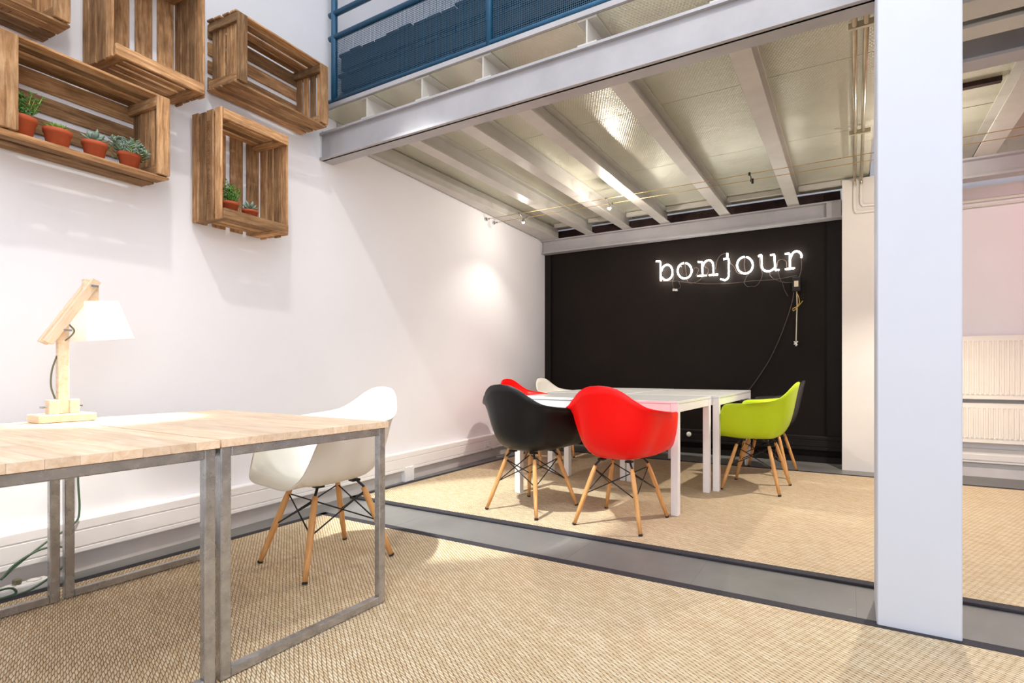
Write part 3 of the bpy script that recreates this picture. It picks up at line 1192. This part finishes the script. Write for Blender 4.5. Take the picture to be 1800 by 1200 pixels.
# shade: truncated square pyramid, tipped a little
SM = Matrix.Translation((0, .105, .487)) @ Matrix.Rotation(R(7), 4, 'X')
bm = bmesh.new()
a, b, hgt = .053, .080, .160
ring = lambda w, z: [bm.verts.new(SM @ Vector(p)) for p in ((-w, -w, z), (w, -w, z), (w, w, z), (-w, w, z))]
r0, r1 = ring(a, 0), ring(b, -hgt)
r2, r3 = ring(b - .004, -hgt), ring(a - .004, -.004)
for A_, B_ in ((r0, r1), (r1, r2), (r2, r3)):
    for k in range(4):
        bm.faces.new((A_[k], A_[(k + 1) % 4], B_[(k + 1) % 4], B_[k]))
bm.faces.new(r0)
bm.faces.new(r3[::-1])
obj('shade', bm, M['shade'], lp)
bm = bmesh.new()
lathe(bm, [(.013, -.005), (.014, -.045), (.018, -.06), (.03, -.085), (.034, -.105), (.028, -.128), (.012, -.14), (0, -.142)], 16)
for v in bm.verts:
    v.co = SM @ v.co
obj('bulb', bm, M['bulb'], lp)
bm = bmesh.new()
tube(bm, spline([(.0, .02, .385), (.016, .03, .36), (.02, .012, .33), (.0, -.005, .31)], 5), .003, 6)
tube(bm, spline([(-.002, -.016, .26), (-.004, -.03, .20), (-.002, -.033, .14), (0, -.022, .09)], 5), .003, 6)
obj('cord', bm, M['olive_cord'], lp)
p = Matrix.Translation((LX, LY, LZ)) @ SM @ Vector((0, 0, -.15))
lamp('desk_lamp_light', 'SPOT', p, 32, (1, .93, .84), p + Vector((.05, -.02, -1)), .035, angle=104, blend=.6)

# ------------------------------------------------------------------ power strip and cords
ps = thing('power_strip', 'white power strip with grey sockets on the floor under the desk', 'power strip')
ps.matrix_world = WM @ Matrix.Translation((.02, -.105, 0)) @ Matrix.Rotation(R(2), 4, 'Z')
bm = bmesh.new()
box(bm, -.22, .10, -.03, .03, 0, .042)
bev(bm, .009, 2)
obj('body', bm, M['white_plastic'], ps)
for k in range(4):
    bm = bmesh.new()
    lathe(bm, [(0, 0), (.019, 0), (.021, .003), (.024, .003), (.024, 0)], 16, (-.18 + k * .078, 0, .0415))
    obj('socket', bm, M['skirt'], ps)
boxobj('plug', (-.012, .012, -.012, .012, .042, .066), M['olive_cord'], ps, .004)
gc = thing('green_cord', 'looped green fabric cord beside the power strip', 'cord')
gc.matrix_world = WM
bm = bmesh.new()
tube(bm, spline([(-.02, -.105, .085), (.02, -.10, .12), (.12, -.09, .19), (.22, -.07, .24), (.24, -.065, .30), (.235, -.065, .45), (.24, -.07, .66)], 6), .004, 6)
tube(bm, spline([(-.3, -.16, .03), (-.12, -.17, .05), (-.02, -.15, .05), (.0, -.15, .02), (-.06, -.155, .018), (.05, -.15, .02), (.16, -.15, .09), (.17, -.12, .15), (.10, -.10, .165), (.02, -.10, .13), (-.03, -.11, .08)], 6), .0045, 6)
tube(bm, spline([(-.3, -.152, .006), (-.1, -.15, .006), (.02, -.147, .006)], 5), .0045, 6)
obj('cord_line', bm, M['green_cord'], gc)

# ------------------------------------------------------------------ white tables
def table(label, cx, cy, rz, lx=1.28, ly=.765):
    t = thing('white_table', label, 'table', (cx, cy, FZ), rz, 'white square-legged tables pushed together')
    hx, hy, zt = lx / 2, ly / 2, .742 - FZ
    bm = bmesh.new()
    box(bm, -hx, hx, -hy, hy, zt - .018, zt)
    bev(bm, .002)
    obj('tabletop', bm, M['table_top'], t)
    q = .048
    for sx in (-1, 1):
        for sy in (-1, 1):
            px, py = sx * (hx - q / 2 - .001), sy * (hy - q / 2 - .001)
            boxobj('leg', (px - q / 2, px + q / 2, py - q / 2, py + q / 2, 0, zt - .0185), M['white_metal'], t, .002)
    for sy in (-1, 1):
        y = sy * (hy - .014)
        boxobj('apron', (-hx + q + .003, hx - q - .003, y - .01, y + .01, zt - .072, zt - .0185), M['white_metal'], t, .0015)
    for sx in (-1, 1):
        x = sx * (hx - .014)
        boxobj('apron', (x - .01, x + .01, -hy + q + .003, hy - q - .003, zt - .072, zt - .0185), M['white_metal'], t, .0015)
    return t


table('white table set crosswise in front, nearest the red and black chairs', -1.588, 3.592, R(-2))
table('white table set lengthwise, on the green chair side', -1.252, 4.628, R(90 - 1))
table('white table set lengthwise, on the side of the white wall', -2.03, 4.648, R(90 - 1))

# ------------------------------------------------------------------ shell armchairs
def shell_mesh():
    half = [(0, .276, .404), (.08, .276, .403), (.150, .274, .405), (.205, .266, .418), (.243, .247, .456), (.266, .225, .520), (.284, .203, .594), (.297, .180, .652), (.305, .140, .671), (.309, .08, .674),
            (.312, .01, .675), (.311, -.06, .680), (.302, -.120, .686), (.278, -.172, .696), (.242, -.218, .715), (.200, -.254, .750), (.150, -.285, .793), (.085, -.307, .826), (0, -.315, .836)]
    pts = spline([Vector(p) for p in half], 3)
    rim = pts + [Vector((-p.x, p.y, p.z)) for p in pts[-2:0:-1]]
    c = Vector((0, .005, 0))
    zs = .396
    n, K = len(rim), 13
    bm = bmesh.new()
    rings = []
    for p in rim:
        xy = Vector((p.x, p.y, 0)) - c
        lift = max(0., min(1., (p.z - .41) / .2))       # 0 at the front lip, 1 at arms and back
        fr = max(0., min(1., (p.y + .03) / .15))         # upright sides towards the front of the arms
        wing = lift * math.exp(-((p.y + .09) / .12) ** 2) if abs(p.x) > .2 else 0.
        k1 = .88 - .02 * lift + .08 * fr * lift - .05 * wing
        k2 = .97 - lift * (.135 - .15 * fr) - .05 * wing
        P0 = c + xy * .30 + Vector((0, 0, zs))
        P1 = c + xy * k1 + Vector((0, 0, zs - .012 * lift + (1 - lift) * .012))
        P2 = c + xy * k2 + Vector((0, 0, zs + (p.z - zs) * ((.52 if lift > .3 else .9) + .34 * wing)))
        # arms turn outwards at the very rim
        side = lift * math.exp(-((p.y + .10) / .11) ** 2) if abs(p.x) > .2 else 0.
        col = []
        for i in range(K):
            t = (i / (K - 1)) ** .9
            q = P0 * (1 - t) ** 3 + P1 * 3 * t * (1 - t) ** 2 + P2 * 3 * t * t * (1 - t) + p * t ** 3
            col.append(q)
        if side > .05:
            o = Vector((math.copysign(1, p.x), 0, 0))
            col[-1] += o * .026 * side + Vector((0, 0, .002 * side))
            col[-2] += o * .006 * side + Vector((0, 0, .014 * side))
            col[-3] += -o * .005 * side + Vector((0, 0, .004 * side))
        rings.append([bm.verts.new(q) for q in col])
    ctr = bm.verts.new(c + Vector((0, 0, zs)))
    for k in range(n):
        a, b = rings[k], rings[(k + 1) % n]
        bm.faces.new((ctr, a[0], b[0])).smooth = True
        for i in range(K - 1):
            bm.faces.new((a[i], a[i + 1], b[i + 1], b[i])).smooth = True
    bmesh.ops.recalc_face_normals(bm, faces=bm.faces[:])
    # thickness
    r = bmesh.ops.solidify(bm, geom=bm.faces[:], thickness=.006)
    for f_ in bm.faces:
        f_.smooth = True
    me = bpy.data.meshes.new('shell')
    bmesh.ops.recalc_face_normals(bm, faces=bm.faces[:])
    bm.to_mesh(me)
    bm.free()
    me.materials.append(SHELL['white'])
    return me


def make_chair():
    t = thing('shell_armchair', 'x', 'chair')
    sh = bpy.data.objects.new('shell', shell_mesh())
    COL.objects.link(sh)
    sh.parent = t
    ft, tp, up = .214, .120, .348
    for sx, sy in ((1, 1), (-1, 1), (-1, -1), (1, -1)):
        f0, f1 = Vector((sx * ft, sy * ft, .005)), Vector((sx * tp, sy * tp, up))
        bm = bmesh.new()
        prof = [(0, .0105), (.25, .0135), (.6, .0150), (.9, .0140), (1, .0115)]
        rings = []
        d = (f1 - f0).normalized()
        a = d.cross(Vector((0, 0, 1))).normalized()
        b = a.cross(d)
        for q, r in prof:
            rings.append([bm.verts.new(f0.lerp(f1, q) + (a * math.cos(k * .6283) + b * math.sin(k * .6283)) * r) for k in range(10)])
        for i in range(len(rings) - 1):
            for k in range(10):
                bm.faces.new((rings[i][k], rings[i][(k + 1) % 10], rings[i + 1][(k + 1) % 10], rings[i + 1][k])).smooth = True
        bm.faces.new(rings[0][::-1])
        bm.faces.new(rings[-1])
        # the mesh gets its own axes so the grain follows the leg
        m = Matrix((( d.x, a.x, b.x, f0.x), (d.y, a.y, b.y, f0.y), (d.z, a.z, b.z, f0.z), (0, 0, 0, 1)))
        bmesh.ops.transform(bm, matrix=m.inverted(), verts=bm.verts[:])
        lg = obj('leg', bm, M['dowel'], t)
        lg.matrix_local = m
        bm = bmesh.new()
        tube(bm, [(0, 0, 0), (.009, 0, 0)], .0125, 10)
        gl = obj('foot_cap', bm, M['rubber'], lg)
        gl.location = (-.004, 0, 0)
    for sx, sy in ((1, 1), (-1, 1), (-1, -1), (1, -1)):
        bm = bmesh.new()
        tube(bm, [(sx * (tp + .012), sy * (tp + .012), up - .045), (sx * tp, sy * tp, up + .004), (sx * .100, sy * .100, .380), (sx * .088, sy * .088, .3895)], .0065, 8)
        box(bm, sx * .09 - .02, sx * .09 + .02, sy * .09 - .02, sy * .09 + .02, .380, .3905)
        obj('bracket', bm, M['black_metal'], t)
    L4 = [(1, 1), (-1, 1), (-1, -1), (1, -1)]
    for i in range(4):
        for a, b in ((L4[i], L4[(i + 1) % 4]), (L4[(i + 1) % 4], L4[i])):
            fa = .122 + (.214 - .122) * .06
            lo = tp + (ft - tp) * .50
            bm = bmesh.new()
            tube(bm, [(a[0] * (fa - .004), a[1] * (fa - .004), .328), (b[0] * (lo - .006), b[1] * (lo - .006), .185)], .0036, 6)
            obj('cross_rod', bm, M['black_metal'], t)
    return t


proto = make_chair()
CH = [
    (-1.239, 2.936, -2, 'red', 'glossy red armchair in front, its back to the viewer'),
    (-1.896, 2.943, -7.5, 'black', 'black armchair in front, left of the red one'),
    (-.656, 4.274, 86, 'green', 'lime green armchair at the right side of the tables'),
    (-.665, 4.955, 86, 'black', 'black armchair half hidden behind the lime green one'),
    (-2.80, 4.36, -88, 'red', 'red armchair at the far side of the tables by the white wall'),
    (-2.80, 5.02, -88, 'white', 'white armchair at the far corner in front of the black wall'),
    (-2.262, 1.661, 172, 'white', 'white armchair at the end of the wooden desk'),
]
for i, (x, y, a, colr, lab) in enumerate(CH):
    ch = proto if i == 0 else copy_tree(proto)
    ch.location = (x, y, FZ)
    ch.rotation_euler = (0, 0, R(a))
    tag(ch, lab, 'chair', 'moulded shell armchairs')
    for c_ in ch.children:
        if c_.name.startswith('shell'):
            c_.material_slots[0].link = 'OBJECT'
            c_.material_slots[0].material = SHELL[colr]
